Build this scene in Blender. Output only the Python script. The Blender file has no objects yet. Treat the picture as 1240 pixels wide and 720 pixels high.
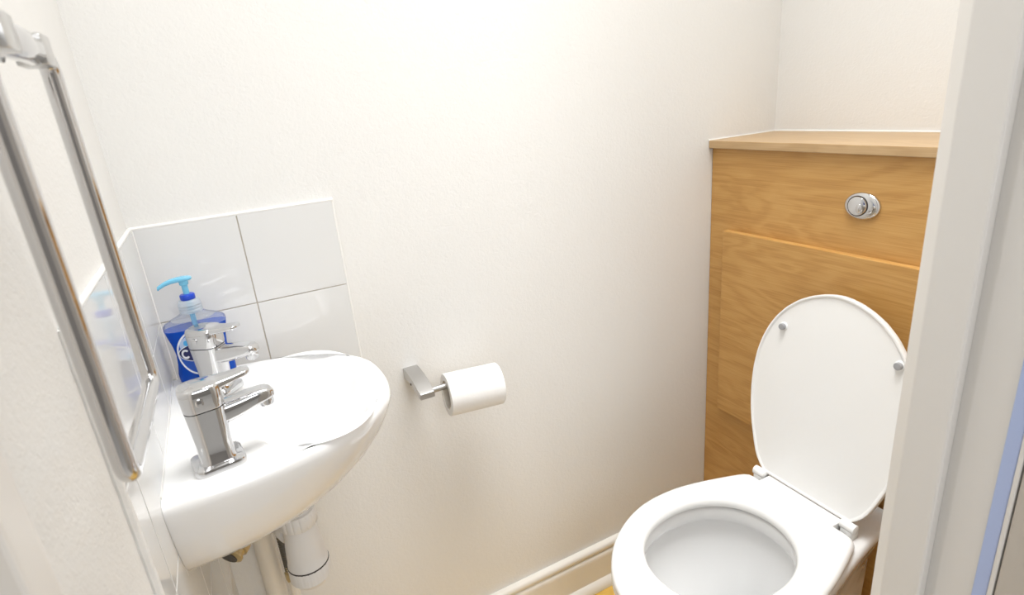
import bpy, bmesh, math
from math import sin, cos, pi, radians as R
from mathutils import Vector, Matrix

S = bpy.context.scene
COL = S.collection
V = Vector

# ------------------------------------------------------------------ helpers
WN = ('back', 'side', 'carcass', 'access', 'worktop', 'trim', 'door', 'lamp', 'diffuser', 'arm', 'baseboard')
def link(name, bm, mat, parent=None, smooth=True, loc=None, angle=40):
    bmesh.ops.recalc_face_normals(bm, faces=bm.faces)
    me = bpy.data.meshes.new(name)
    bm.to_mesh(me); bm.free()
    for m in (mat if isinstance(mat, (list, tuple)) else [mat]):
        me.materials.append(m)
    if smooth:
        for p in me.polygons: p.use_smooth = True
        me.set_sharp_from_angle(angle=R(angle))
    o = bpy.data.objects.new(name, me)
    COL.objects.link(o)
    if smooth and name.split('_')[0] in WN:
        wn = o.modifiers.new('normals', 'WEIGHTED_NORMAL'); wn.keep_sharp = True; wn.weight = 80
    if parent is not None:
        o.parent = parent
        o.matrix_parent_inverse = Matrix.Translation(-V(parent.location))
    if loc: o.location = loc
    return o

def thing(name, label, cat, loc=(0, 0, 0), group=None):
    o = bpy.data.objects.new(name, None)
    COL.objects.link(o)
    o.location = loc
    o.empty_display_size = .05
    o['label'] = label; o['category'] = cat
    if group: o['group'] = group
    return o

def tag(o, label, cat, group=None):
    o['label'] = label; o['category'] = cat
    if group: o['group'] = group
    return o

def struct(name, bm, mat, smooth=True, label=None):
    o = link(name, bm, mat, None, bool(smooth), angle=22 if smooth == 'edges' else 40)
    o['kind'] = 'structure'
    o['label'] = label or name.replace('_', ' ')
    return o

def box(bm, x0, x1, y0, y1, z0, z1, bev=0, seg=2, mi=0):
    r = bmesh.ops.create_cube(bm, size=1)
    vs = r['verts']
    for v in vs:
        v.co = V((x0 + (v.co.x + .5) * (x1 - x0), y0 + (v.co.y + .5) * (y1 - y0), z0 + (v.co.z + .5) * (z1 - z0)))
    es = list({e for v in vs for e in v.link_edges})
    for f in {f for v in vs for f in v.link_faces}: f.material_index = mi
    if bev:
        bmesh.ops.bevel(bm, geom=es, offset=bev, segments=seg, profile=.5, affect='EDGES')
    return vs

def loft(bm, rings, cap0=False, cap1=False, closed=True, mi=0):
    vr = [[bm.verts.new(p) for p in r] for r in rings]
    n = len(vr[0])
    for a, b in zip(vr, vr[1:]):
        for i in range(n if closed else n - 1):
            j = (i + 1) % n
            f = bm.faces.new((a[i], a[j], b[j], b[i])); f.material_index = mi
    if cap0: bm.faces.new(vr[0][::-1]).material_index = mi
    if cap1: bm.faces.new(vr[-1]).material_index = mi
    return vr

def frame_of(d):
    d = V(d).normalized()
    u = d.orthogonal().normalized()
    if abs(d.z) < .99:
        u = V((0, 0, 1)).cross(d).normalized()
    return u, d.cross(u).normalized()

def lathe(bm, prof, origin=(0, 0, 0), axis=(0, 0, 1), n=40, cap0=True, cap1=True, mi=0, sx=1, sy=1):
    """prof: list of (radius, height along axis)"""
    u, w = frame_of(axis); d = V(axis).normalized(); o = V(origin)
    rings = [[o + d * h + (u * cos(2 * pi * i / n) * sx + w * sin(2 * pi * i / n) * sy) * max(r, 1e-5) for i in range(n)] for r, h in prof]
    return loft(bm, rings, cap0, cap1, True, mi)

def tube(bm, pts, r, n=16, cap=True, mi=0):
    pts = [V(p) for p in pts]
    rr = r if isinstance(r, (list, tuple)) else [r] * len(pts)
    t0 = (pts[1] - pts[0]).normalized()
    u = t0.orthogonal().normalized()
    rings = []
    for k, p in enumerate(pts):
        a = pts[max(k - 1, 0)]; b = pts[min(k + 1, len(pts) - 1)]
        t = (b - a).normalized()
        u = (u - t * u.dot(t)).normalized(); w = t.cross(u)
        rings.append([p + (u * cos(2 * pi * i / n) + w * sin(2 * pi * i / n)) * rr[k] for i in range(n)])
    return loft(bm, rings, cap, cap, True, mi)

def round_path(pts, rad, seg=8):
    """polyline with rounded corners"""
    pts = [V(p) for p in pts]
    out = [pts[0]]
    for a, b, c in zip(pts, pts[1:], pts[2:]):
        d1 = (a - b).normalized(); d2 = (c - b).normalized()
        p0 = b + d1 * rad; p2 = b + d2 * rad
        for k in range(seg + 1):
            t = k / seg
            out.append(p0 * (1 - t) ** 2 + b * 2 * t * (1 - t) + p2 * t * t)
    out.append(pts[-1])
    return out

def rrect(cx, cy, hx, hy, r, n=6):
    """rounded rectangle outline, counter-clockwise"""
    o = []
    for sx, sy, a0 in ((1, 1, 0), (-1, 1, pi / 2), (-1, -1, pi), (1, -1, 3 * pi / 2)):
        for k in range(n + 1):
            a = a0 + pi / 2 * k / n
            o.append((cx + sx * (hx - r) + r * cos(a), cy + sy * (hy - r) + r * sin(a)))
    return o

def se(cx, cy, a, b, n, N, z):
    """superellipse ring"""
    o = []
    for i in range(N):
        t = 2 * pi * i / N
        c, s = cos(t), sin(t)
        o.append(V((cx + a * math.copysign(abs(c) ** (2 / n), c), cy + b * math.copysign(abs(s) ** (2 / n), s), z)))
    return o

def interp(tab, x):
    if x <= tab[0][0]: return tab[0][1]
    for (a, fa), (b, fb) in zip(tab, tab[1:]):
        if x <= b: return fa + (fb - fa) * (x - a) / (b - a)
    return tab[-1][1]

# ------------------------------------------------------------------ materials
def mat(name, col, rough=.5, metal=0, **kw):
    m = bpy.data.materials.new(name); m.use_nodes = True
    b = m.node_tree.nodes['Principled BSDF']
    b.inputs['Base Color'].default_value = (*col, 1)
    b.inputs['Roughness'].default_value = rough
    b.inputs['Metallic'].default_value = metal
    for k, v in kw.items():
        b.inputs[k.replace('_', ' ')].default_value = v
    return m

def nodes(m):
    nt = m.node_tree
    return nt, nt.nodes, nt.links, nt.nodes['Principled BSDF']

def add_bump(m, scale, strength, dist=.002, detail=4, scale_vec=None, rough=.55):
    nt, N, L, b = nodes(m)
    tc = N.new('ShaderNodeTexCoord'); mp = N.new('ShaderNodeMapping')
    if scale_vec: mp.inputs['Scale'].default_value = scale_vec
    no = N.new('ShaderNodeTexNoise'); no.inputs['Scale'].default_value = scale
    no.inputs['Detail'].default_value = detail; no.inputs['Roughness'].default_value = rough
    bu = N.new('ShaderNodeBump'); bu.inputs['Strength'].default_value = strength
    bu.inputs['Distance'].default_value = dist
    L.new(tc.outputs['Object'], mp.inputs['Vector']); L.new(mp.outputs[0], no.inputs['Vector'])
    L.new(no.outputs['Fac'], bu.inputs['Height']); L.new(bu.outputs[0], b.inputs['Normal'])
    return no

def wood(name, c_dark, c_mid, c_light, axis='y', rough=.42, knots=True):
    m = mat(name, c_mid, rough)
    nt, N, L, b = nodes(m)
    tc = N.new('ShaderNodeTexCoord'); mp = N.new('ShaderNodeMapping')
    mp.inputs['Scale'].default_value = {'y': (7, 1.5, 7), 'x': (1.5, 7, 7)}[axis]
    L.new(tc.outputs['Object'], mp.inputs['Vector'])
    n1 = N.new('ShaderNodeTexNoise'); n1.inputs['Scale'].default_value = 1.7
    n1.inputs['Detail'].default_value = 3; n1.inputs['Distortion'].default_value = .7
    L.new(mp.outputs[0], n1.inputs['Vector'])
    # growth rings: stretched bands
    wv = N.new('ShaderNodeMath'); wv.operation = 'MULTIPLY'; wv.inputs[1].default_value = 42
    L.new(n1.outputs['Fac'], wv.inputs[0])
    sn = N.new('ShaderNodeMath'); sn.operation = 'SINE'; L.new(wv.outputs[0], sn.inputs[0])
    mp2 = N.new('ShaderNodeMapping')
    mp2.inputs['Scale'].default_value = {'y': (230, 4, 230), 'x': (4, 230, 230)}[axis]
    L.new(tc.outputs['Object'], mp2.inputs['Vector'])
    n2 = N.new('ShaderNodeTexNoise'); n2.inputs['Scale'].default_value = 2.2; n2.inputs['Detail'].default_value = 5
    L.new(mp2.outputs[0], n2.inputs['Vector'])
    mix = N.new('ShaderNodeMath'); mix.operation = 'MULTIPLY_ADD'
    mix.inputs[1].default_value = .09; mix.inputs[2].default_value = .5
    L.new(sn.outputs[0], mix.inputs[0])
    ad = N.new('ShaderNodeMath'); ad.operation = 'MULTIPLY_ADD'; ad.inputs[1].default_value = .62
    sb = N.new('ShaderNodeMath'); sb.operation = 'SUBTRACT'; sb.inputs[1].default_value = .5
    L.new(n2.outputs['Fac'], sb.inputs[0])
    L.new(sb.outputs[0], ad.inputs[0]); L.new(mix.outputs[0], ad.inputs[2])
    cr = N.new('ShaderNodeValToRGB')
    e = cr.color_ramp.elements
    e[0].position = .22; e[0].color = (*c_dark, 1)
    e[1].position = .78; e[1].color = (*c_light, 1)
    k = e.new(.5); k.color = (*c_mid, 1)
    L.new(ad.outputs[0], cr.inputs['Fac']); L.new(cr.outputs[0], b.inputs['Base Color'])
    bu = N.new('ShaderNodeBump'); bu.inputs['Strength'].default_value = .12; bu.inputs['Distance'].default_value = .0005
    L.new(n2.outputs['Fac'], bu.inputs['Height']); L.new(bu.outputs[0], b.inputs['Normal'])
    return m

M_wall = mat('wall_paint', (.845, .835, .815), .85)
def wall_tex(m):
    nt, N, L, b = nodes(m)
    tc = N.new('ShaderNodeTexCoord')
    n1 = N.new('ShaderNodeTexNoise'); n1.inputs['Scale'].default_value = 170; n1.inputs['Detail'].default_value = 3; n1.inputs['Distortion'].default_value = .8
    n2 = N.new('ShaderNodeTexNoise'); n2.inputs['Scale'].default_value = 55; n2.inputs['Detail'].default_value = 2
    mx = N.new('ShaderNodeMath'); mx.operation = 'MULTIPLY_ADD'; mx.inputs[1].default_value = .6
    L.new(tc.outputs['Object'], n1.inputs['Vector']); L.new(tc.outputs['Object'], n2.inputs['Vector'])
    L.new(n2.outputs['Fac'], mx.inputs[0]); L.new(n1.outputs['Fac'], mx.inputs[2])
    bu = N.new('ShaderNodeBump'); bu.inputs['Strength'].default_value = .27; bu.inputs['Distance'].default_value = .0025
    L.new(mx.outputs[0], bu.inputs['Height']); L.new(bu.outputs[0], b.inputs['Normal'])
wall_tex(M_wall)
M_hall = mat('hall_paint', (.42, .39, .36), .8); add_bump(M_hall, 60, .1)
M_ceil = mat('ceiling_paint', (.88, .87, .85), .9); add_bump(M_ceil, 90, .1)
M_gloss = mat('gloss_paint', (.80, .77, .73), .38); add_bump(M_gloss, 40, .06, .001)
M_skirt = mat('skirting_paint', (.83, .80, .745), .35); add_bump(M_skirt, 30, .08, .001)
M_tile = mat('tile_glaze', (.80, .80, .795), .06); add_bump(M_tile, 9, .012, .001, 1)
M_grout = mat('grout', (.56, .50, .43), .9); add_bump(M_grout, 300, .3, .001)
M_seal = mat('silicone', (.90, .89, .87), .35); add_bump(M_seal, 60, .1, .001)
M_porc = mat('porcelain', (.88, .875, .87), .07, Coat_Weight=.4, Coat_Roughness=.03); add_bump(M_porc, 6, .02, .001, 1)
M_seat = mat('seat_plastic', (.88, .875, .865), .22); add_bump(M_seat, 8, .02, .001, 1)
M_chrome = mat('chrome', (.66, .66, .67), .06, 1); add_bump(M_chrome, 10, .015, .001, 1)
M_satin = mat('satin_chrome', (.60, .595, .585), .28, 1); add_bump(M_satin, 60, .03, .0005)
M_steel = mat('brushed_steel', (.56, .55, .54), .30, 1); add_bump(M_steel, 90, .08, .0006, 3, (1, 12, 12))
M_grey = mat('grey_rubber', (.33, .33, .34), .6); add_bump(M_grey, 200, .1)
M_braid = mat('dark_braid', (.16, .155, .14), .4, .8); add_bump(M_braid, 300, .5, .001)
M_brass = mat('brass', (.52, .43, .25), .35, 1); add_bump(M_brass, 120, .1)
M_dark = mat('dark_rubber', (.05, .045, .04), .6); add_bump(M_dark, 150, .1)
M_pvc = mat('white_pvc', (.80, .785, .77), .32); add_bump(M_pvc, 25, .03)
M_pipe = mat('painted_pipe', (.83, .80, .74), .45); add_bump(M_pipe, 30, .1)
M_paper = mat('tissue', (.90, .89, .88), .95); add_bump(M_paper, 260, .25, .0008)
M_card = mat('cardboard_core', (.74, .70, .63), .9); add_bump(M_card, 200, .15)
M_blue = mat('cool_light_blue', (.46, .55, .82), .5); add_bump(M_blue, 60, .05)  # cool light from outside, put into the colour of the strip
M_leaf = mat('door_paint', (.56, .51, .45), .4); add_bump(M_leaf, 50, .08, .001, 4, (12, 12, 1))
M_wood = wood('oak_laminate', (.43, .215, .055), (.555, .305, .092), (.63, .37, .128))
M_woodtop = wood('oak_worktop', (.42, .265, .125), (.505, .335, .17), (.575, .40, .225), rough=.35)
M_floor = wood('floor_laminate', (.48, .26, .04), (.68, .42, .085), (.78, .52, .13), axis='x', rough=.4)
M_carpet = mat('hall_carpet', (.66, .63, .59), .95); add_bump(M_carpet, 350, .6, .003)
M_water = mat('water', (.93, .95, .95), .0, Transmission_Weight=1.0, IOR=1.33)
add_bump(M_water, 12, .02)
M_emit = mat('fill_panel_diffuser', (.9, .9, .9), .5)
b_ = M_emit.node_tree.nodes['Principled BSDF']
b_.inputs['Emission Color'].default_value = (1, .93, .84, 1); b_.inputs['Emission Strength'].default_value = .6
M_soap = mat('blue_soap', (.002, .10, .66), .05, Transmission_Weight=.45, IOR=1.34, Specular_IOR_Level=.3)
add_bump(M_soap, 20, .03)
M_clear = mat('clear_plastic', (.86, .92, .98), .08, Transmission_Weight=.85, IOR=1.2, Alpha=.55)
add_bump(M_clear, 20, .03)
M_pump = mat('pump_blue', (.24, .68, .95), .25, Transmission_Weight=.25); add_bump(M_pump, 20, .02)
M_collar = mat('collar_blue', (.01, .06, .55), .3); add_bump(M_collar, 20, .02)
M_frost = mat('frosted_cap', (.80, .87, .95), .3, Transmission_Weight=.55, Alpha=.8); add_bump(M_frost, 20, .02)
M_lwhite = mat('label_white', (.86, .88, .92), .4); add_bump(M_lwhite, 20, .02)
M_lnavy = mat('label_navy', (.008, .012, .10), .35); add_bump(M_lnavy, 20, .02)
M_lsky = mat('label_sky', (.07, .42, .80), .35); add_bump(M_lsky, 20, .02)
M_lpale = mat('label_pale', (.50, .62, .84), .4); add_bump(M_lpale, 20, .02)
M_lred = mat('label_red', (.60, .12, .10), .35); add_bump(M_lred, 20, .02)
M_lblue = mat('label_blue', (.01, .09, .50), .3); add_bump(M_lblue, 20, .02)

# floor planks
nt, N, L, b = nodes(M_floor)

# ------------------------------------------------------------------ room shell
W, FY, H = 1.388, -.75, 2.36          # right wall x, front wall inner y, ceiling
bm = bmesh.new(); box(bm, -.1, W + .1, FY - .07, .1, -.06, 0); struct('floor', bm, M_floor, False, 'honey oak laminate floor')
bm = bmesh.new(); box(bm, -.6, W + .6, -2.8, FY - .07, -.06, -.002); struct('floor_hall', bm, M_carpet, False, 'grey carpet outside the doorway')
bm = bmesh.new(); box(bm, -.8, 2.2, -2.86, -2.8, 0, 2.36); struct('wall_hall_added', bm, M_hall, False, 'unseen hall wall behind the viewer, added to darken chrome reflections')  # unseen wall, put in so the chrome reflects a dark stripe
bm = bmesh.new(); box(bm, -.1, W + .1, FY - .1, .1, H, H + .06); struct('ceiling', bm, M_ceil, False, 'white painted ceiling')
bm = bmesh.new(); box(bm, -.1, W + .1, 0, .1, 0, H); struct('wall_back', bm, M_wall, False, 'long white textured wall behind the paper roll')
bm = bmesh.new(); box(bm, -.1, 0, FY - .1, 0, 0, H); struct('wall_left', bm, M_wall, False, 'white textured wall carrying the basin')
bm = bmesh.new(); box(bm, W, W + .1, FY - .1, 0, 0, H); struct('wall_right', bm, M_wall, False, 'white wall above the oak cabinet')
bm = bmesh.new()
box(bm, .70, W, FY - .1, FY, 0, H); box(bm, 0, .70, FY - .1, FY, 2.06, H)
struct('wall_front', bm, M_wall, False, 'wall with the doorway')

# door lining: proud stop facing the opening, rebate behind it, on both sides + head
def prism_z(bm, poly, z0, z1, mi=0):
    loft(bm, [[V((x, y, z)) for x, y in poly] for z in (z0, z1)], True, True, True, mi)
bm = bmesh.new()
prism_z(bm, [(.6570, -.7520), (.6502, -.7638), (.6496, -.7660), (.650, -.7965), (.6508, -.7982), (.6522, -.7985), (.658, -.7970), (.6668, -.7960), (.6662, -.8005), (.6648, -.8035), (.664, -.8065), (.664, -.8335), (.70, -.8335), (.70, -.7520)], 0, 2.03)
struct('trim_1', bm, M_gloss, 'edges', 'greige door lining with stop on the right of the doorway')
bm = bmesh.new()
prism_z(bm, [(.0, -.737), (.022, -.737), (.0285, -.742), (.030, -.748), (.030, -.770), (.0292, -.7715), (.0275, -.7718), (.021, -.768), (.011, -.767), (.011, -.7755), (.015, -.7785), (.016, -.782), (.016, -.86), (.0, -.86)], 0, 2.03)
struct('trim_2', bm, M_gloss, True, 'pale door lining on the left edge of the doorway')
bm = bmesh.new(); box(bm, 0, .70, -.86, -.7535, 2.03, 2.06, .003); struct('trim_3', bm, M_gloss, True, 'head of the door lining')
bm = bmesh.new(); box(bm, .6625, .70, -.8445, -.8337, 0, 2.06, .001); struct('trim_4', bm, M_blue, True, 'strip beside the door lining, coloured pale blue for cool outside light')
bm = bmesh.new(); box(bm, .6615, .70, -.8485, -.8447, 0, 2.06, .001); struct('trim_5', bm, M_gloss, True, 'thin white bead beside the blue strip')
bm = bmesh.new(); box(bm, .662, .70, -1.55, -.8495, .006, 2.03, .002); struct('door_1', bm, M_leaf, True, 'brownish grey door leaf standing open at the right edge')

# skirting with a rounded top bead, groove, flat face and quadrant bead at the floor
def skirting(name, length_axis, a0, a1, label):
    prof = [(0, .127), (.008, .127), (.0125, .1255), (.0155, .121), (.016, .115), (.0145, .110), (.0115, .107), (.0115, .105), (.0145, .102),
            (.0165, .097), (.017, .09), (.017, .026), (.019, .024), (.024, .021), (.029, .014), (.031, .006), (.031, 0), (0, 0)]
    bm = bmesh.new()
    f = (lambda t, d, z: V((t, -d, z))) if length_axis == 'x' else (lambda t, d, z: V((d, t, z)))
    loft(bm, [[f(t, d, z) for d, z in prof] for t in (a0, a1)], True, True)
    return struct(name, bm, M_skirt, True, label)
skirting('baseboard_back', 'x', 0, 1.180, 'cream skirting board with a moulded top')
skirting('baseboard_left', 'y', -.03, -.735, 'cream skirting board under the basin')

# ------------------------------------------------------------------ tile splashback
ts = thing('tile_splashback', 'white square tiled splashback in the corner around the basin', 'tiles', (0, 0, .65))
T, ZT, G, TH = .15, 1.1078, .0016, .006
bm = bmesh.new()
box(bm, .0005, .299, -.0042, -.0002, ZT - 2 * T, ZT - .0005, mi=1)
for i in range(2):
    for j in range(2):
        x0 = .0065 if i == 0 else i * T + G / 2
        box(bm, x0, (i + 1) * T - G / 2, -TH, -.002, ZT - (j + 1) * T + G / 2, ZT - j * T - G / 2, .0009, 2)
link('back_tile_panel', bm, [M_tile, M_grout], ts)
bm = bmesh.new()
box(bm, .0002, .0042, -.494, -.0005, ZT - 4 * T, ZT - .0005, mi=1)
for i in range(4):
    for j in range(4):
        y1 = -.0065 if i == 0 else -i * T - G / 2
        y0 = -(i + 1) * T + G / 2 if i < 3 else -.494
        if i == 3: y1, y0 = -.4515, -.494
        box(bm, .002, TH, y0, y1, ZT - (j + 1) * T + G / 2, ZT - j * T - G / 2, .0009, 2)
link('side_tile_panel', bm, [M_tile, M_grout], ts)
bm = bmesh.new()
tube(bm, [(.003, -.003, ZT), (.302, -.003, ZT)], .0034, 10)
tube(bm, [(.003, -.003, ZT), (.003, -.496, ZT)], .0034, 10)
tube(bm, [(.301, -.003, ZT), (.301, -.003, ZT - 2 * T)], .0024, 10)
tube(bm, [(.0062, -.0062, ZT - .002), (.0062, -.0062, ZT - 2 * T)], .0013, 10)
tube(bm, [(.0045, -.386, .8775), (.0045, -.05, .8775)], .0028, 10)
tube(bm, [(.0045, -.399, .872), (.0045, -.376, .766)], .0016, 8)
link('silicone_bead', bm, M_seal, ts)
bm = bmesh.new()
pts = [(.002, -.4952 + .0005 * sin(k * 2.1) , ZT - .6 * k / 40) for k in range(41)]
tube(bm, pts, [.0046 + .0005 * sin(k * 3.7) for k in range(41)], 8)
link('edge_filler', bm, M_wall, ts)

# ------------------------------------------------------------------ wash basin
BCY = -.2205
def d_ring(a, b, z, n=2.45, N=260, x0=.0062, c=(.13, 0)):
    """D outline, flat along the wall x = x0, sampled by angle round c"""
    out = []
    def inside(x, y): return x >= x0 and (max(x, 0) / b) ** n + (abs(y) / a) ** n <= 1
    yc = a * (1 - (x0 / b) ** n) ** (1 / n)
    ac = math.atan2(yc, x0 - c[0])
    N1 = 170
    N2 = N - N1
    angs = [-ac + 2 * ac * k / N1 for k in range(N1)] + [ac + (2 * pi - 2 * ac) * k / N2 for k in range(N2)]
    for t in angs:
        lo, hi = 0, .5
        for _ in range(40):
            m = (lo + hi) / 2
            if inside(c[0] + m * cos(t), c[1] + m * sin(t)): lo = m
            else: hi = m
        out.append(V((c[0] + lo * cos(t), BCY + c[1] + lo * sin(t), z)))
    return out, angs
def bowl_ring(angs, cx, ax, ay, z, n=2.3, c=(.13, 0), xmin=None):
    out = []
    for t in angs:
        lo, hi = 0, .5
        for _ in range(40):
            m = (lo + hi) / 2
            x, y = c[0] + m * cos(t) - cx, c[1] + m * sin(t)
            if (abs(x) / ax) ** n + (abs(y) / ay) ** n <= 1: lo = m
            else: hi = m
        out.append(V((c[0] + lo * cos(t), BCY + c[1] + lo * sin(t), z)))
    return out
basin = thing('wash_basin', 'white wall-hung oval wash basin with two chrome taps', 'sink', (.0, BCY, .76))
ZB = .876
A0, B0 = .181, .293
prof = [(.128, .158, .7625), (.136, .170, .7605), (.144, .184, .764), (.154, .208, .7745), (.162, .231, .788), (.1690, .256, .807), (.1745, .275, .829), (.1785, .2865, .849),
        (.1800, .2905, .8605), (.1797, .2905, .866), (.1780, .2890, .8712), (.1750, .2865, .8745), (.1710, .2830, .876)]
rings = []
for a, b, z in prof:
    r, angs = d_ring(a * A0 / .180, b * B0 / .2905, z)
    rings.append(r)
# refresh angle lists so that all rings share one parametrisation (by index)
mid = d_ring(.17, .282, ZB)[1]
for cx, ax, ay, z, n in ((.1815, .0905, .1545, .8760, 2.3), (.1812, .0875, .1512, .8753, 2.3), (.1810, .0845, .1480, .8735, 2.3), (.1807, .0815, .1445, .8705, 2.3), (.1803, .0785, .1408, .8662, 2.3), (.1798, .0757, .1370, .8603, 2.28), (.1790, .0726, .1322, .852, 2.25), (.1775, .0685, .1250, .840, 2.22), (.1755, .0640, .1150, .824, 2.2),
                     (.172, .058, .098, .803, 2.1), (.165, .042, .064, .789, 2.0), (.160, .024, .028, .784, 2.0)):
    rings.append(bowl_ring(mid, cx, ax, ay, z, n, c=(.155, 0)))
bm = bmesh.new(); loft(bm, rings, True, True)
link('basin_body', bm, M_porc, basin, angle=55)
bm = bmesh.new()
lathe(bm, [(.020, .7842), (.021, .7856), (.019, .787), (.013, .7866), (.011, .7858), (.0001, .7858)], (.158, BCY, 0))
link('drain', bm, M_chrome, basin)

# ------------------------------------------------------------------ taps
def make_tap(x, y, z, label, turn):
    t = thing('basin_tap', label, 'tap', (x, y, z), 'chrome basin taps')
    # flange
    bm = bmesh.new()
    R_ = lambda hx, hy, r, zz, dx=0: [V((x + dx + px, y + py, z + zz)) for px, py in rrect(0, 0, hx, hy, r)]
    loft(bm, [R_(.0275, .0245, .010, 0), R_(.0275, .0245, .010, .005), R_(.0268, .0238, .0095, .0075), R_(.024, .021, .009, .0086)], True, True)
    link('flange', bm, M_chrome, t)
    # body, gently flared towards the head
    bm = bmesh.new()
    loft(bm, [R_(.0200, .0180, .011, .0082), R_(.0186, .0168, .011, .012), R_(.0186, .0168, .0112, .03), R_(.0200, .0180, .012, .058), R_(.0210, .0188, .0128, .0735)], True, True)
    # spout, part of the same casting
    sec = []
    for k, (dx, zc, hz, hy) in enumerate([(.012, .060, .0125, .0135), (.022, .0605, .0122, .0133), (.035, .062, .0112, .0130), (.050, .0648, .0095, .0126), (.060, .0660, .0080, .0122),
                                          (.067, .0664, .0072, .0112), (.072, .0657, .0056, .0090), (.0745, .0647, .0034, .0055)]):
        sec.append([V((x + dx, y + py, z + zc + pz)) for py, pz in rrect(0, 0, hy, hz, min(hz, hy) * .62)])
    loft(bm, sec, True, True)
    link('body', bm, M_chrome, t, angle=50)
    bm = bmesh.new()
    lathe(bm, [(.0085, .061), (.0088, .054), (.0080, .0515), (.0066, .0515), (.0064, .054), (.0001, .054)], (x + .0645, y, z))
    link('aerator', bm, M_chrome, t)
    # head with the flat lever
    bm = bmesh.new()
    loft(bm, [R_(.0206, .0185, .0122, .0745), R_(.0213, .0191, .0128, .0762), R_(.0219, .0196, .0135, .093), R_(.0217, .0194, .0138, .0985), R_(.0205, .0184, .0138, .1012), R_(.0185, .0165, .0132, .1020)], True, True)
    sec = []
    for dx, zc, hz, hy in [(.004, .0972, .0046, .0165), (.018, .0974, .0042, .0150), (.030, .0982, .0036, .0128), (.040, .0994, .0031, .0118), (.047, .1004, .0028, .0110), (.0515, .1010, .0024, .0092), (.054, .1014, .0014, .0055)]:
        sec.append([V((x + dx, y + py, z + zc + pz)) for py, pz in rrect(0, 0, hy, hz, min(hz, hy) * .75)])
    loft(bm, sec, True, True)
    link('lever', bm, M_chrome, t, angle=50)
    bm = bmesh.new()
    lathe(bm, [(.0045, .0), (.0045, .0012), (.0036, .0016), (.0001, .0016)], (x - .004, y - .0195, z + .087), (0, -1, .05), 20)
    link('index_button', bm, M_chrome, t)
    t.rotation_euler.z = R(turn)
    return t
make_tap(.0640, -.345, ZB, 'chrome lever tap on the front end of the basin, nearer the towel ring', 9)
make_tap(.0705, -.138, ZB, 'chrome lever tap at the back of the basin, in front of the blue soap bottle', -34)

# ------------------------------------------------------------------ soap bottle
SX, SY, SZ = .0585, -.076, ZB
soap = thing('soap_dispenser', 'blue liquid hand soap pump bottle standing in the basin corner', 'soap bottle', (SX, SY, SZ))
WT = [(0, .033), (.003, .0375), (.008, .0395), (.02, .0395), (.035, .0365), (.05, .0352), (.065, .0370), (.08, .0405), (.090, .0425), (.0945, .0422), (.098, .039), (.102, .031), (.106, .022), (.110, .0145), (.114, .0125)]
DT = [(0, .017), (.003, .020), (.008, .0212), (.09, .0205), (.098, .018), (.106, .0145), (.114, .0125)]
NB = 2.6
def bottle_rings(zs, k=1.0, e=NB):
    out = []
    for h in zs:
        n = e if h < .1 else 2.0 + (e - 2) * max(0, (.112 - h) / .012)
        out.append(se(SX, SY, interp(WT, h) * k, interp(DT, h) * k, n, 56, SZ + h))
    return out
zs = [w[0] for w in WT]
full = sorted(set(zs + [.012, .028, .042, .058, .072, .086]))
bm = bmesh.new(); loft(bm, bottle_rings([h for h in full if h <= .087] + [.0885]), True, True)
link('soap_liquid', bm, M_soap, soap, angle=50)
bm = bmesh.new(); loft(bm, bottle_rings([.0887] + [h for h in full if h >= .09]), False, True)
link('bottle_shoulder', bm, M_clear, soap, angle=50)
bm = bmesh.new()
rr = []
for h in (.110, .1115, .1145, .1155, .1185, .1195, .1225, .1235, .127, .1285, .1295):
    r = {.110: .0150, .1115: .0158, .1145: .0158, .1155: .0152, .1185: .0158, .1195: .0152, .1225: .0158, .1235: .0150, .127: .0146, .1285: .0135, .1295: .011}[h]
    rr.append((r, h))
lathe(bm, rr, (SX, SY, SZ), n=48)
link('screw_cap', bm, M_frost, soap)
bm = bmesh.new(); lathe(bm, [(.0095, .1295), (.0102, .1305), (.0102, .136), (.0092, .1375), (.005, .138)], (SX, SY, SZ), n=32)
link('lock_ring', bm, M_collar, soap)
bm = bmesh.new()
lathe(bm, [(.0042, .137), (.0042, .151), (.0060, .152), (.0064, .158), (.006, .1605)], (SX, SY, SZ), n=24)
sec = []
for dx, zc, hz, hy in [(.0115, .1602, .0012, .004), (.009, .1606, .0024, .007), (.0, .161, .0032, .0082), (-.008, .1608, .0032, .0072), (-.016, .1600, .0032, .0055), (-.024, .1578, .0031, .0046), (-.031, .1545, .0030, .0040), (-.0345, .1524, .0028, .0036)]:
    sec.append([V((SX + dx, SY + py, SZ + zc + pz)) for py, pz in rrect(0, 0, hy, hz, min(hz, hy) * .9)])
loft(bm, sec, True, True)
link('pump_head', bm, M_pump, soap)
bm = bmesh.new(); tube(bm, [(SX, SY, SZ + .137), (SX, SY, SZ + .0895)], .0036, 12); link('dip_tube', bm, M_pump, soap)
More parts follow.
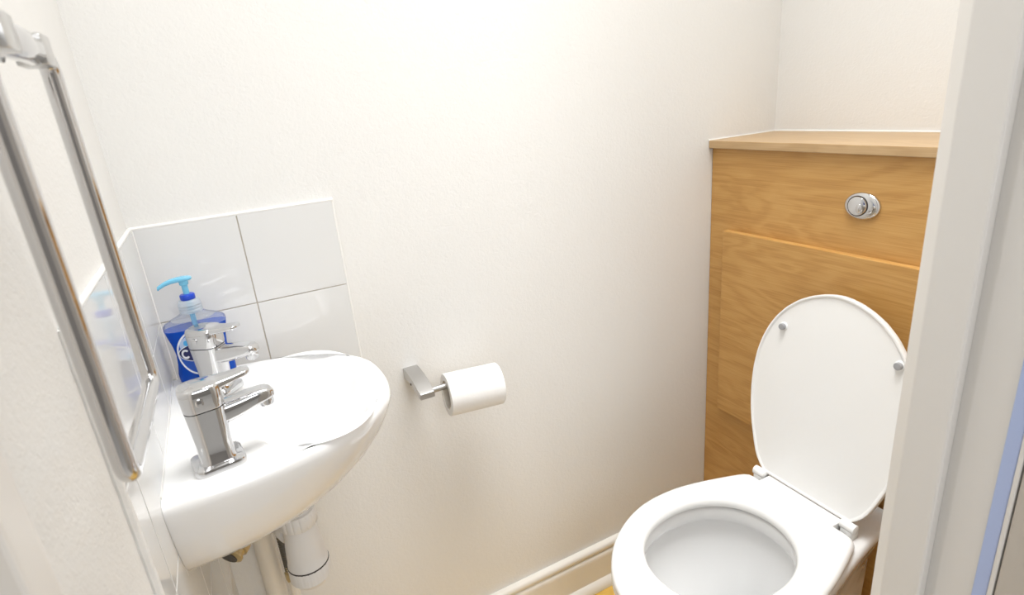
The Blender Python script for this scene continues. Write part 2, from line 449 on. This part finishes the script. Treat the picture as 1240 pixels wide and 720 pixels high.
# printed label: follows the front of the bottle
def on_front(u, h, off):
    a, d = interp(WT, h), interp(DT, h)
    s = min(abs(u) / a, .98)
    return V((SX + u, SY - d * (1 - s ** NB) ** (1 / NB) - off, SZ + h))
def ell_patch(name, cu, ch, ru, rh, off, m, parent, r0=0, a0=0, a1=2 * pi):
    bm = bmesh.new()
    n, k = 48, 7
    rings = []
    for q in range(k + 1):
        f = r0 + (1 - r0) * q / k
        f = max(f, .001)
        rings.append([on_front(cu + ru * f * cos(a0 + (a1 - a0) * i / n), ch + rh * f * sin(a0 + (a1 - a0) * i / n), off) for i in range(n + 1)])
    loft(bm, rings, False, False, False)
    # give the print a slight thickness
    g = bmesh.ops.extrude_face_region(bm, geom=bm.faces[:])
    for v in g['geom']:
        if isinstance(v, bmesh.types.BMVert): v.co.y += .0003
    return link(name, bm, m, parent)
lab = ell_patch('label', 0, .052, .0315, .036, .0005, M_lblue, soap)
ell_patch('label_outline', 0, .052, .0322, .0368, .0008, M_lwhite, lab, r0=.925)
ell_patch('label_band', 0, .0655, .0262, .0170, .0007, M_lpale, lab)
ell_patch('label_drop', -.017, .0695, .0035, .0042, .0010, M_lsky, lab)
ell_patch('emblem_rim', 0, .0535, .0305, .0150, .0010, M_lwhite, lab)
ell_patch('emblem', 0, .0535, .0294, .0138, .0013, M_lnavy, lab)
ell_patch('emblem_flash', 0, .0535, .0305, .0150, .0015, M_lred, lab, r0=.9, a0=-.9, a1=.5)
ell_patch('letter', -.0210, .0530, .0056, .0074, .0017, M_lwhite, lab, r0=.58, a0=.75, a1=2 * pi - .75)

# ------------------------------------------------------------------ waste and pipes below the basin
tr = thing('bottle_trap', 'white plastic bottle trap hanging beneath the basin', 'trap', (.130, BCY, .56))
TX, TY = .1295, -.222
bm = bmesh.new(); lathe(bm, [(.021, .675), (.021, .7615)], (TX, TY, 0)); link('tailpiece', bm, M_pvc, tr)
bm = bmesh.new()
def ribbed(bm, x, y, r, z0, z1, n=16, d=.0011, axis=(0, 0, 1)):
    N = n * 6
    u, w = frame_of(axis); ax = V(axis).normalized()
    rings = []
    for f, k in ((z0, .94), (z0 + .002, 1), (z1 - .002, 1), (z1, .95)):
        rings.append([V((x, y, 0)) + ax * f + (u * cos(2 * pi * i / N) + w * sin(2 * pi * i / N)) * (r * k - (d if i % 6 == 0 else 0)) for i in range(N)])
    loft(bm, rings, True, True)
ribbed(bm, TX, TY, .0275, .670, .695); link('top_nut', bm, M_pvc, tr)
bm = bmesh.new()
lathe(bm, [(.0225, .680), (.0230, .668), (.0245, .655), (.0268, .637), (.0284, .618), (.0292, .606), (.0300, .6045), (.0302, .6005)], (TX, TY, 0)); link('trap_body', bm, M_pvc, tr)
bm = bmesh.new(); lathe(bm, [(.0300, .6005), (.0308, .6003), (.0308, .598)], (TX, TY, 0)); link('seal_ring', bm, M_dark, tr)
bm = bmesh.new(); ribbed(bm, TX, TY, .0312, .573, .5998, 20, .0006)
lathe(bm, [(.0285, .574), (.025, .566), (.017, .563), (.0001, .562)], (TX, TY, 0)); link('bottom_cup', bm, M_pvc, tr)
bm = bmesh.new()
d = (V((.066, -.036, 0)) - V((TX, TY, 0))).normalized()
P = lambda s, z: V((TX, TY, z)) + d * s
tube(bm, [P(.015, .640), P(.034, .640), P(.06, .639), P(.12, .637), P(.16, .635)], .0175, 24)
link('outlet_pipe', bm, M_pvc, tr)
bm = bmesh.new()
for a, bb, r in ((.032, .056, .0225),):
    tube(bm, [P(a, .640), P(a + .002, .640), P(bb - .002, .6395), P(bb, .6395)], [r * .95, r, r, r * .95], 28)
tube(bm, [P(.0575, .6392), P(.0588, .6392)], .0208, 24)
link('outlet_nut', bm, M_pvc, tr)

bm = bmesh.new(); PX, PY = .0650, -.034
tube(bm, round_path([(PX, PY, .002), (PX, PY, .635), (PX + .012, PY - .03, .635)], .02), .0178, 28)
wp = link('waste_pipe', bm, M_pipe); tag(wp, 'cream painted vertical waste pipe behind the bottle trap', 'pipe')

hs = thing('flexible_hose', 'braided flexible tap hose with brass nut, behind the bottle trap', 'hose', (.098, -.06, .45))
HX, HY = .0960, -.056
bm = bmesh.new()
hp = [(HX, HY, .462), (HX, HY, .52), (HX, HY - .004, .60), (HX - .006, HY - .03, .69), (.080, -.105, .762)]
path = []
for k in range(len(hp) - 1):
    for q in range(8):
        f = q / 8; path.append(V(hp[k]).lerp(V(hp[k + 1]), f))
path.append(V(hp[-1]))
for k in range(2):
    path = [path[0]] + [(path[i - 1] + path[i] * 2 + path[i + 1]) / 4 for i in range(1, len(path) - 1)] + [path[-1]]
fine = []
for a, c in zip(path, path[1:]):
    for q in range(3): fine.append(a.lerp(c, q / 3))
tube(bm, fine, [.0074 + (.0014 if k % 2 else 0) for k in range(len(fine))], 14)
link('braid', bm, M_braid, hs)
bm = bmesh.new(); lathe(bm, [(.0085, .440), (.011, .442), (.011, .458), (.0085, .460), (.0085, .474), (.007, .476)], (HX, HY, 0), n=6); link('brass_nut', bm, M_brass, hs)
bm = bmesh.new(); tube(bm, [(HX, HY, .004), (HX, HY, .44)], .0078, 16)
sp = link('supply_pipe', bm, M_pipe); tag(sp, 'thin cream supply pipe rising to the brass hose nut', 'pipe')

tc = thing('tap_connector', 'small brass connector poking out under the front end of the basin', 'pipe fitting', (.045, -.33, .735))
bm = bmesh.new()
ax = V((-.62, -.70, -.32)).normalized(); o = V((.0455, -.318, .7330))
lathe(bm, [(.009, -.02), (.0165, -.018), (.0175, -.012), (.0175, -.006), (.0150, -.005), (.0150, .0), (.0165, .001), (.0165, .004), (.012, .006)], o, ax, 32); link('nut', bm, M_brass, tc)
bm = bmesh.new(); lathe(bm, [(.0115, .0055), (.0115, .0068), (.0001, .0068)], o, ax, 24); link('washer', bm, M_dark, tc)
bm = bmesh.new(); tube(bm, [o - ax * .015, V((.050, -.300, .746)), V((.058, -.30, .758))], .008, 14); link('tail_tube', bm, M_brass, tc)

# ------------------------------------------------------------------ towel ring
ring = thing('towel_ring', 'rectangular chrome towel ring on the left wall beside the doorway', 'towel ring', (0, -.593, 1.30))
RX = .050
bm = bmesh.new()
pth = round_path([(RX, -.545, 1.2965), (RX, -.5145, 1.2955), (RX, -.5115, 1.0545), (RX, -.671, 1.0605), (RX, -.6745, 1.2965), (RX, -.645, 1.2965)], .013, 8)
tube(bm, pth, .0060, 24); link('ring_bar', bm, M_chrome, ring)
bm = bmesh.new()
def yblock(bm, y0, y1, hx, hz, r, e=.0015):
    Rg = lambda yy, k: [V((RX + px * k, yy, 1.2965 + pz * k)) for px, pz in rrect(0, 0, hx, hz, r)]
    loft(bm, [Rg(y0, .9), Rg(y0 + e, 1), Rg(y1 - e, 1), Rg(y1, .9)], True, True)
yblock(bm, -.562, -.5385, .0082, .0092, .0012); link('end_cap', bm, M_satin, ring)
bm = bmesh.new(); yblock(bm, -.6475, -.624, .0082, .0092, .0012); link('end_cap', bm, M_satin, ring)
bm = bmesh.new(); yblock(bm, -.6235, -.5625, .0085, .0092, .0078); link('holder', bm, M_chrome, ring)
bm = bmesh.new()
lathe(bm, [(.024, .0), (.024, .005), (.022, .007), (.011, .008), (.010, .042)], (.0005, -.593, 1.2965), (1, 0, 0), 32); link('wall_mount', bm, M_chrome, ring)

# ------------------------------------------------------------------ paper holder and roll
ph = thing('toilet_roll_holder', 'brushed steel paper holder arm on the wall between basin and cabinet', 'roll holder', (.39, 0, .755))
bm = bmesh.new()
top = [(0, .7655), (-.015, .7655), (-.030, .7650), (-.045, .7635), (-.058, .7610), (-.070, .7575), (-.081, .7535), (-.0905, .7500), (-.0945, .7478)]
bot = [(0, .7430), (-.015, .7445), (-.030, .7460), (-.045, .7458), (-.058, .7440), (-.070, .7410), (-.081, .7382), (-.0905, .7364), (-.0945, .7372)]
rings = []
for (y, zt), (_, zb) in zip(top, bot):
    wdt = .0148 if y > -.09 else .0140
    rings.append([V((.3905 + px, y, (zt + zb) / 2 + pz)) for px, pz in rrect(0, 0, wdt, (zt - zb) / 2, .0014, 3)])
loft(bm, rings, True, True); link('arm', bm, M_steel, ph, angle=35)
bm = bmesh.new(); tube(bm, [(.402, -.083, .7450), (.531, -.083, .7450), (.533, -.083, .7450)], [.0058, .0058, .0050], 20); link('rod', bm, M_steel, ph)
bm = bmesh.new(); lathe(bm, [(.0022, 0), (.0022, .001), (.0001, .001)], (.3755, -.045, .750), (-1, 0, 0), 14); link('grub_screw', bm, M_dark, ph)

roll = thing('toilet_roll', 'part used white toilet paper roll on the steel holder', 'toilet roll', (.486, -.083, .7508))
RY, RZ = -.083, .7215
def annulus(bm, x0, x1, ro, ri, n=56, e=.0012):
    prof = [(ri, x0), (ro - e, x0), (ro, x0 + e), (ro, x1 - e), (ro - e, x1), (ri, x1)]
    rg = [[V((x, RY + r * cos(2 * pi * i / n), RZ + r * sin(2 * pi * i / n))) for i in range(n)] for r, x in prof]
    rg.append(rg[0]); vr = loft(bm, rg)
    bmesh.ops.remove_doubles(bm, verts=bm.verts, dist=1e-6)
bm = bmesh.new(); annulus(bm, .432, .539, .0408, .0282)
# loose end of the sheet lying against the roll
rg = []
for k in range(10):
    a = R(-150 - 6 * k)
    rg.append([V((x, RY + (.0411 + .0001 * k) * cos(a), RZ + (.0411 + .0001 * k) * sin(a))) for x in (.4325, .5385)])
loft(bm, rg, closed=False)
link('paper', bm, M_paper, roll)
bm = bmesh.new(); annulus(bm, .4325, .5385, .0281, .0268, e=.0003); link('core', bm, M_card, roll)
roll.rotation_euler = (0, R(2.2), R(-5))

# ------------------------------------------------------------------ cabinet, worktop
CX, PXf, YL, YR = 1.1806, 1.1626, -.001, -.7485
cab = thing('cabinet', 'oak effect toilet cistern cabinet in the far corner', 'cabinet', (1.28, -.375, 0))
bm = bmesh.new(); box(bm, CX, W - .001, YR, YL, 0, 1.0945, .0008, 1); link('carcass', bm, M_wood, cab, True)
bm = bmesh.new(); box(bm, PXf, CX - .0004, -.692, -.0565, .436, .909, .0022, 2); link('access_panel', bm, M_wood, cab, True)
fb = None
bm = bmesh.new()
def ell_x(bm, x, cy, cz, prof, n=56):
    loft(bm, [[V((x - h, cy + a * cos(2 * pi * i / n), cz + b * sin(2 * pi * i / n))) for i in range(n)] for a, b, h in prof], True, True)
FYb, FZ = -.3715, 1.0015
ell_x(bm, CX, FYb, FZ, [(.0340, .0255, 0), (.0340, .0255, .0025), (.0330, .0246, .0048), (.0295, .0215, .0066), (.0225, .0165, .0074), (.001, .001, .0078)])
fb = link('flush_plate', bm, M_chrome, cab)
bm = bmesh.new()
ell_x(bm, CX - .006, FYb + .0055, FZ + .0005, [(.0182, .0182, 0), (.0182, .0182, .0025), (.0170, .0170, .0042), (.012, .012, .0052), (.001, .001, .0055)])
o = link('flush_button', bm, M_chrome, fb)
bm = bmesh.new()
ell_x(bm, CX - .0055, FYb + .0055, FZ + .0005, [(.0192, .0192, 0), (.0192, .0192, .0032), (.0186, .0186, .0032), (.001, .001, .003)])
link('button_seam', bm, M_dark, fb)
bm = bmesh.new()
ell_x(bm, CX - .0100, FYb + .0005, FZ - .0035, [(.0052, .0085, 0), (.0052, .0085, .0016), (.004, .0070, .0030), (.0005, .001, .0036)])
link('half_flush_button', bm, M_chrome, fb)

bm = bmesh.new(); box(bm, 1.168, W - .0005, YR, YL, 1.0950, 1.1122, .0015, 2)
wt = link('worktop', bm, M_woodtop); tag(wt, 'pale oak worktop slab lying on the cistern cabinet', 'worktop')
bm = bmesh.new(); tube(bm, [(W - .001, -.001, 1.1128), (W - .001, YR, 1.1128)], .0025, 8); tube(bm, [(1.168, -.001, 1.1128), (W, -.001, 1.1128)], .0018, 8)
struct('trim_6', bm, M_seal, True, 'white sealant line where the worktop meets the walls')

# ------------------------------------------------------------------ toilet
TCY = -.408
toi = thing('toilet', 'white toilet with its lid raised against the oak cabinet', 'toilet', (.88, TCY, 0))
HW = [(.585, 0), (.588, .022), (.595, .042), (.607, .064), (.6287, .092), (.65, .113), (.67, .128), (.70, .146), (.727, .158), (.76, .168), (.793, .1725), (.825, .173), (.857, .171), (.90, .162), (.935, .152), (.98, .137), (1.02, .1215)]
def outline(x1, N=49, grow=0., x_back=1.02, corner=.010):
    """one closed outline of the seat: from the back left corner round the front to the back right; counted points"""
    left = []
    # even sampling by arc length of the half outline
    pts = []
    for k in range(400):
        s = k / 399
        x = .585 + (1.02 - .585) * s * s
        pts.append((x, interp(HW, x)))
    # smooth
    for _ in range(60):
        pts = [pts[0]] + [((pts[i - 1][0] + 2 * pts[i][0] + pts[i + 1][0]) / 4, (pts[i - 1][1] + 2 * pts[i][1] + pts[i + 1][1]) / 4) for i in range(1, 399)] + [pts[-1]]
    return pts
HALF = outline(0)
def seat_r(t, c=(.805, 0)):
    """radius of the seat outline from centre c at angle t (0 = towards the cabinet)"""
    best = None
    dx, dy = cos(t), abs(sin(t))
    P_ = HALF + [(1.02, 0)]
    for (x0, y0), (x1, y1) in zip(P_, P_[1:]):
        ex, ey = x1 - x0, y1 - y0
        den = dx * ey - dy * ex
        if abs(den) < 1e-12: continue
        s = ((x0 - c[0]) * ey - (y0) * ex) / den
        q = ((x0 - c[0]) * dy - (y0) * dx) / den
        if s > 0 and -1e-6 <= q <= 1 + 1e-6:
            if best is None or s < best: best = s
    return best
NA = 144
ANG = [2 * pi * (i + .5) / NA for i in range(NA)]
SR = [seat_r(t) for t in ANG]
# soften the two back corners a little
for _ in range(1): SR = [SR[i] * .5 + .25 * (SR[i - 1] + SR[(i + 1) % NA]) for i in range(NA)]
def sring(off, z, k=1.0, xb=None):
    out = []
    for t, r in zip(ANG, SR):
        rr_ = r * k + off
        x = .805 + rr_ * cos(t)
        if xb is not None: x = min(x, xb)
        out.append(V((x, TCY + rr_ * sin(t), z)))
    return out
def ering(ax, ay, z, cx=.805, n=2.12):
    out = []
    for t in ANG:
        c, s = abs(cos(t)), abs(sin(t))
        rr_ = 1 / ((c / ax) ** n + (s / ay) ** n) ** (1 / n)
        out.append(V((cx + rr_ * cos(t), TCY + rr_ * sin(t), z)))
    return out
bm = bmesh.new()
rg = [ering(.1395, .1205, .4170), sring(-.004, .4170), sring(-.001, .4190), sring(0, .4230), sring(-.0005, .428), sring(-.003, .4325), sring(-.008, .4355), sring(-.014, .4362),
      ering(.153, .133, .4362), ering(.147, .1275, .4350), ering(.142, .1228, .4318), ering(.1395, .1205, .4265), ering(.1385, .1195, .4215)]
rg.append(rg[0]); loft(bm, rg)
box(bm, 1.000, 1.0440, TCY - .0780, TCY + .0885, .4180, .43615, .002, 3)
bmesh.ops.remove_doubles(bm, verts=bm.verts, dist=1e-6)
link('seat', bm, M_seat, toi, angle=60)

# pan: outer skin lofted from the rim to the foot, inner bowl, back ledge
def pring(kx, ky, z, xb, cx=.805, wb=None):
    out = []
    for t, r in zip(ANG, SR):
        x = r * cos(t); y = r * sin(t)
        x = x * kx + cx; y = y * ky
        out.append(V((min(x, xb), TCY + y, z)))
    return out
def ledge_ring(front, hw, z, back=1.1615, n=2.6, bw=.105):
    """pan outline: oval front, straight ledge running back to the cabinet panel"""
    cx = .805
    ax = cx - front
    out = []
    for t in ANG:
        c, s = cos(t), sin(t)
        if c < 0:
            rr_ = 1 / ((abs(c) / ax) ** 2.1 + (abs(s) / hw) ** 2.1) ** (1 / 2.1)
        else:
            # back half: superellipse to the panel, narrowing to bw at the panel
            lo, hi = 0, .6
            for _ in range(40):
                m = (lo + hi) / 2
                x, y = m * c, m * abs(s)
                L_ = back - cx
                f = min(x / L_, 1)
                wv_ = hw + (bw - hw) * (f * f * (3 - 2 * f))
                ok = x <= L_ and y <= wv_
                if ok: lo = m
                else: hi = m
            rr_ = lo
        out.append(V((cx + rr_ * c, TCY + rr_ * s, z)))
    return out
bm = bmesh.new()
rg = [ledge_ring(.700, .078, .0, 1.150, bw=.085), ledge_ring(.694, .082, .004, 1.150, bw=.088), ledge_ring(.700, .080, .03, 1.150, bw=.085), ledge_ring(.705, .076, .10, 1.152, bw=.078), ledge_ring(.695, .082, .16, 1.155, bw=.074),
      ledge_ring(.668, .105, .22, 1.158, bw=.074), ledge_ring(.635, .135, .28, 1.160, bw=.078), ledge_ring(.612, .154, .33, 1.1615, bw=.086), ledge_ring(.600, .162, .365, 1.1615, bw=.098), ledge_ring(.596, .165, .385, 1.1615, bw=.112),
      ledge_ring(.596, .165, .400, 1.1615, bw=.116), ledge_ring(.599, .162, .409, 1.1610, bw=.114), ledge_ring(.606, .156, .4125, 1.1600, bw=.110),
      ering(.146, .128, .4125), ering(.143, .125, .4105), ering(.141, .123, .405), ering(.141, .123, .386), ering(.143, .125, .380), ering(.156, .136, .376), ering(.158, .138, .368), ering(.152, .132, .34), ering(.136, .116, .29, .812),
      ering(.112, .092, .24, .825), ering(.085, .066, .205, .845), ering(.062, .050, .175, .865), ering(.050, .040, .14, .88), ering(.02, .02, .125, .88)]
loft(bm, rg, True, True)
link('pan', bm, M_porc, toi, angle=50)
bm = bmesh.new()
loft(bm, [ering(.074, .058, .1925, .853), ering(.0735, .0575, .1935, .853), ering(.002, .002, .1935, .853)], True, True)
link('water', bm, M_water, toi)

# lid: plane leaning towards the panel
LT = .135                                  # dx per dz
lo_ = V((1.0470, TCY + .006, .437)); up_ = V((LT, 0, 1)).normalized(); nr_ = V((-1, 0, LT)).normalized(); sd_ = V((0, 1, 0))
LW = [(0, .095), (.008, .108), (.03, .123), (.06, .134), (.10, .147), (.14, .156), (.18, .1610), (.22, .1625), (.26, .159), (.29, .152), (.32, .141), (.345, .127), (.37, .107), (.39, .083), (.403, .060), (.412, .036), (.4165, .015), (.4175, 0)]
half = []
for k in range(200):
    s = k / 199; h = .4175 * (1 - (1 - s) ** 2); half.append((h, interp(LW, h)))
for _ in range(14):
    half = [half[0]] + [((half[i - 1][0] + 2 * half[i][0] + half[i + 1][0]) / 4, (half[i - 1][1] + 2 * half[i][1] + half[i + 1][1]) / 4) for i in range(1, 199)] + [half[-1]]
half = half[::3] + [half[-1]]
loop = [(w, h) for h, w in half] + [(-w, h) for h, w in reversed(half[:-1])]
loop = [loop[0]] + [p for a, p in zip(loop, loop[1:]) if (p[0] - a[0]) ** 2 + (p[1] - a[1]) ** 2 > 1e-8]
def lring(ins, depth, k=1.0):
    out = []
    n = len(loop)
    for i, (w, h) in enumerate(loop):
        a = loop[i - 1]; c = loop[(i + 1) % n]
        tx, ty = c[0] - a[0], c[1] - a[1]; l = math.hypot(tx, ty) or 1
        nx, ny = -ty / l, tx / l          # inward for this winding
        x, y = (w + nx * ins) * k, .20 + (h + ny * ins - .20) * k
        out.append(lo_ + sd_ * x + up_ * y + nr_ * depth)
    return out
bm = bmesh.new()
# front (the underside of the lid) is a shallow dish inside a raised rim
loft(bm, [lring(.008, .0034, .02), lring(.008, .0034, .3), lring(.008, .0032, .6), lring(.008, .0028, .9), lring(.008, .0026), lring(.0065, .0028), lring(.0052, .0044), lring(.0040, .0052), lring(.0022, .0052), lring(.0008, .005), lring(0, .002), lring(0, -.006), lring(.003, -.0105), lring(.008, -.0125), lring(.008, -.0145, .8), lring(.008, -.016, .4), lring(.008, -.016, .02)], True, True)
lid = link('lid', bm, M_seat, toi, angle=50)
for sgn, w, h in ((1, .107, .327), (-1, .121, .327)):
    o = lo_ + sd_ * (sgn * w) + up_ * h
    bm = bmesh.new(); lathe(bm, [(.0088, .001), (.0088, .004), (.0078, .0050), (.0064, .0052)], o, nr_, 28); link('buffer_socket', bm, M_seat, lid)
    bm = bmesh.new(); lathe(bm, [(.0066, .005), (.0066, .0105), (.0058, .0118), (.0001, .0122)], o, nr_, 28)
    bf = link('buffer', bm, M_grey, lid); bf['label'] = 'grey round rubber buffer'
# hinges
for yc in (TCY + .1065, TCY - .0935):
    bm = bmesh.new()
    tube(bm, [(1.0395, yc - .0140, .434), (1.0395, yc - .0130, .434), (1.0395, yc + .0140, .434), (1.0395, yc + .0150, .434)], [.0085, .0098, .0098, .0085], 24)
    box(bm, 1.030, 1.052, yc - .012, yc + .012, .411, .430, .003, 2)
    link('hinge', bm, M_seat, toi)

# ------------------------------------------------------------------ added fill lights
lamp = thing('ceiling_fill_panel', 'unseen flat white panel on the ceiling, added and sized for soft bounced light', 'ceiling light', (.66, -.37, H))  # unseen panel, made large so its light falls like a bounced flash
LX0, LX1, LY0, LY1 = .24, 1.08, -.70, -.20
bm = bmesh.new(); box(bm, LX0 - .02, LX1 + .02, LY0 - .02, LY1 + .02, H - .022, H - .001, .003); link('lamp_base', bm, M_seat, lamp)
bm = bmesh.new(); box(bm, LX0, LX1, LY0, LY1, H - .030, H - .0225, .002); link('diffuser', bm, M_emit, lamp)

def area(name, loc, rot, size, power, col, shape='DISK', sy=None):
    l = bpy.data.lights.new(name, 'AREA'); l.shape = shape; l.size = size
    if sy: l.size_y = sy
    l.energy = power; l.color = col
    o = bpy.data.objects.new(name, l); o.location = loc; o.rotation_euler = rot; COL.objects.link(o)
    return o
area('room_bounce_fill', ((LX0 + LX1) / 2, (LY0 + LY1) / 2, H - .035), (0, 0, 0), LX1 - LX0, 5.3, (.98, .995, .995), 'RECTANGLE', LY1 - LY0)  # added broad source imitating light bounced off the ceiling
o = area('room_down_fill', ((LX0 + LX1) / 2, (LY0 + LY1) / 2, H - .036), (0, 0, 0), LX1 - LX0, 4.4, (.98, .995, .995), 'RECTANGLE', LY1 - LY0)  # second added source, narrower, to brighten seat and lower walls
o.data.spread = R(70)
area('hall_fill', (.40, -2.3, 1.9), (R(62), 0, 0), 1.0, 13, (.98, .995, .995))  # added frontal fill behind the camera, no fitting modelled

w = bpy.data.worlds.new('World'); S.world = w; w.use_nodes = True
bg = w.node_tree.nodes['Background']
bg.inputs['Color'].default_value = (.96, .98, 1, 1); bg.inputs['Strength'].default_value = .56

# ------------------------------------------------------------------ camera
cd = bpy.data.cameras.new('Camera'); cam = bpy.data.objects.new('Camera', cd); COL.objects.link(cam)
yaw, pitch, roll_, f = .4522, -.3317, -.0899, 699.5
fw = V((sin(yaw) * cos(pitch), cos(yaw) * cos(pitch), sin(pitch)))
r = fw.cross(V((0, 0, 1))).normalized(); u = r.cross(fw)
r2 = r * cos(roll_) + u * sin(roll_); u2 = u * cos(roll_) - r * sin(roll_)
m = Matrix((r2, u2, -fw)).transposed().to_4x4(); m.translation = V((.129, -1.0228, 1.245))
cam.matrix_world = m
cd.sensor_width = 36; cd.sensor_fit = 'HORIZONTAL'; cd.lens = f / 1240 * 36
cd.clip_start = .02
cd.dof.use_dof = True; cd.dof.focus_distance = 1.05; cd.dof.aperture_fstop = 9.0
S.camera = cam

S.view_settings.view_transform = 'Standard'; S.view_settings.look = 'None'
S.view_settings.gamma = 1; S.view_settings.use_curve_mapping = False
S.view_settings.exposure = 0.06
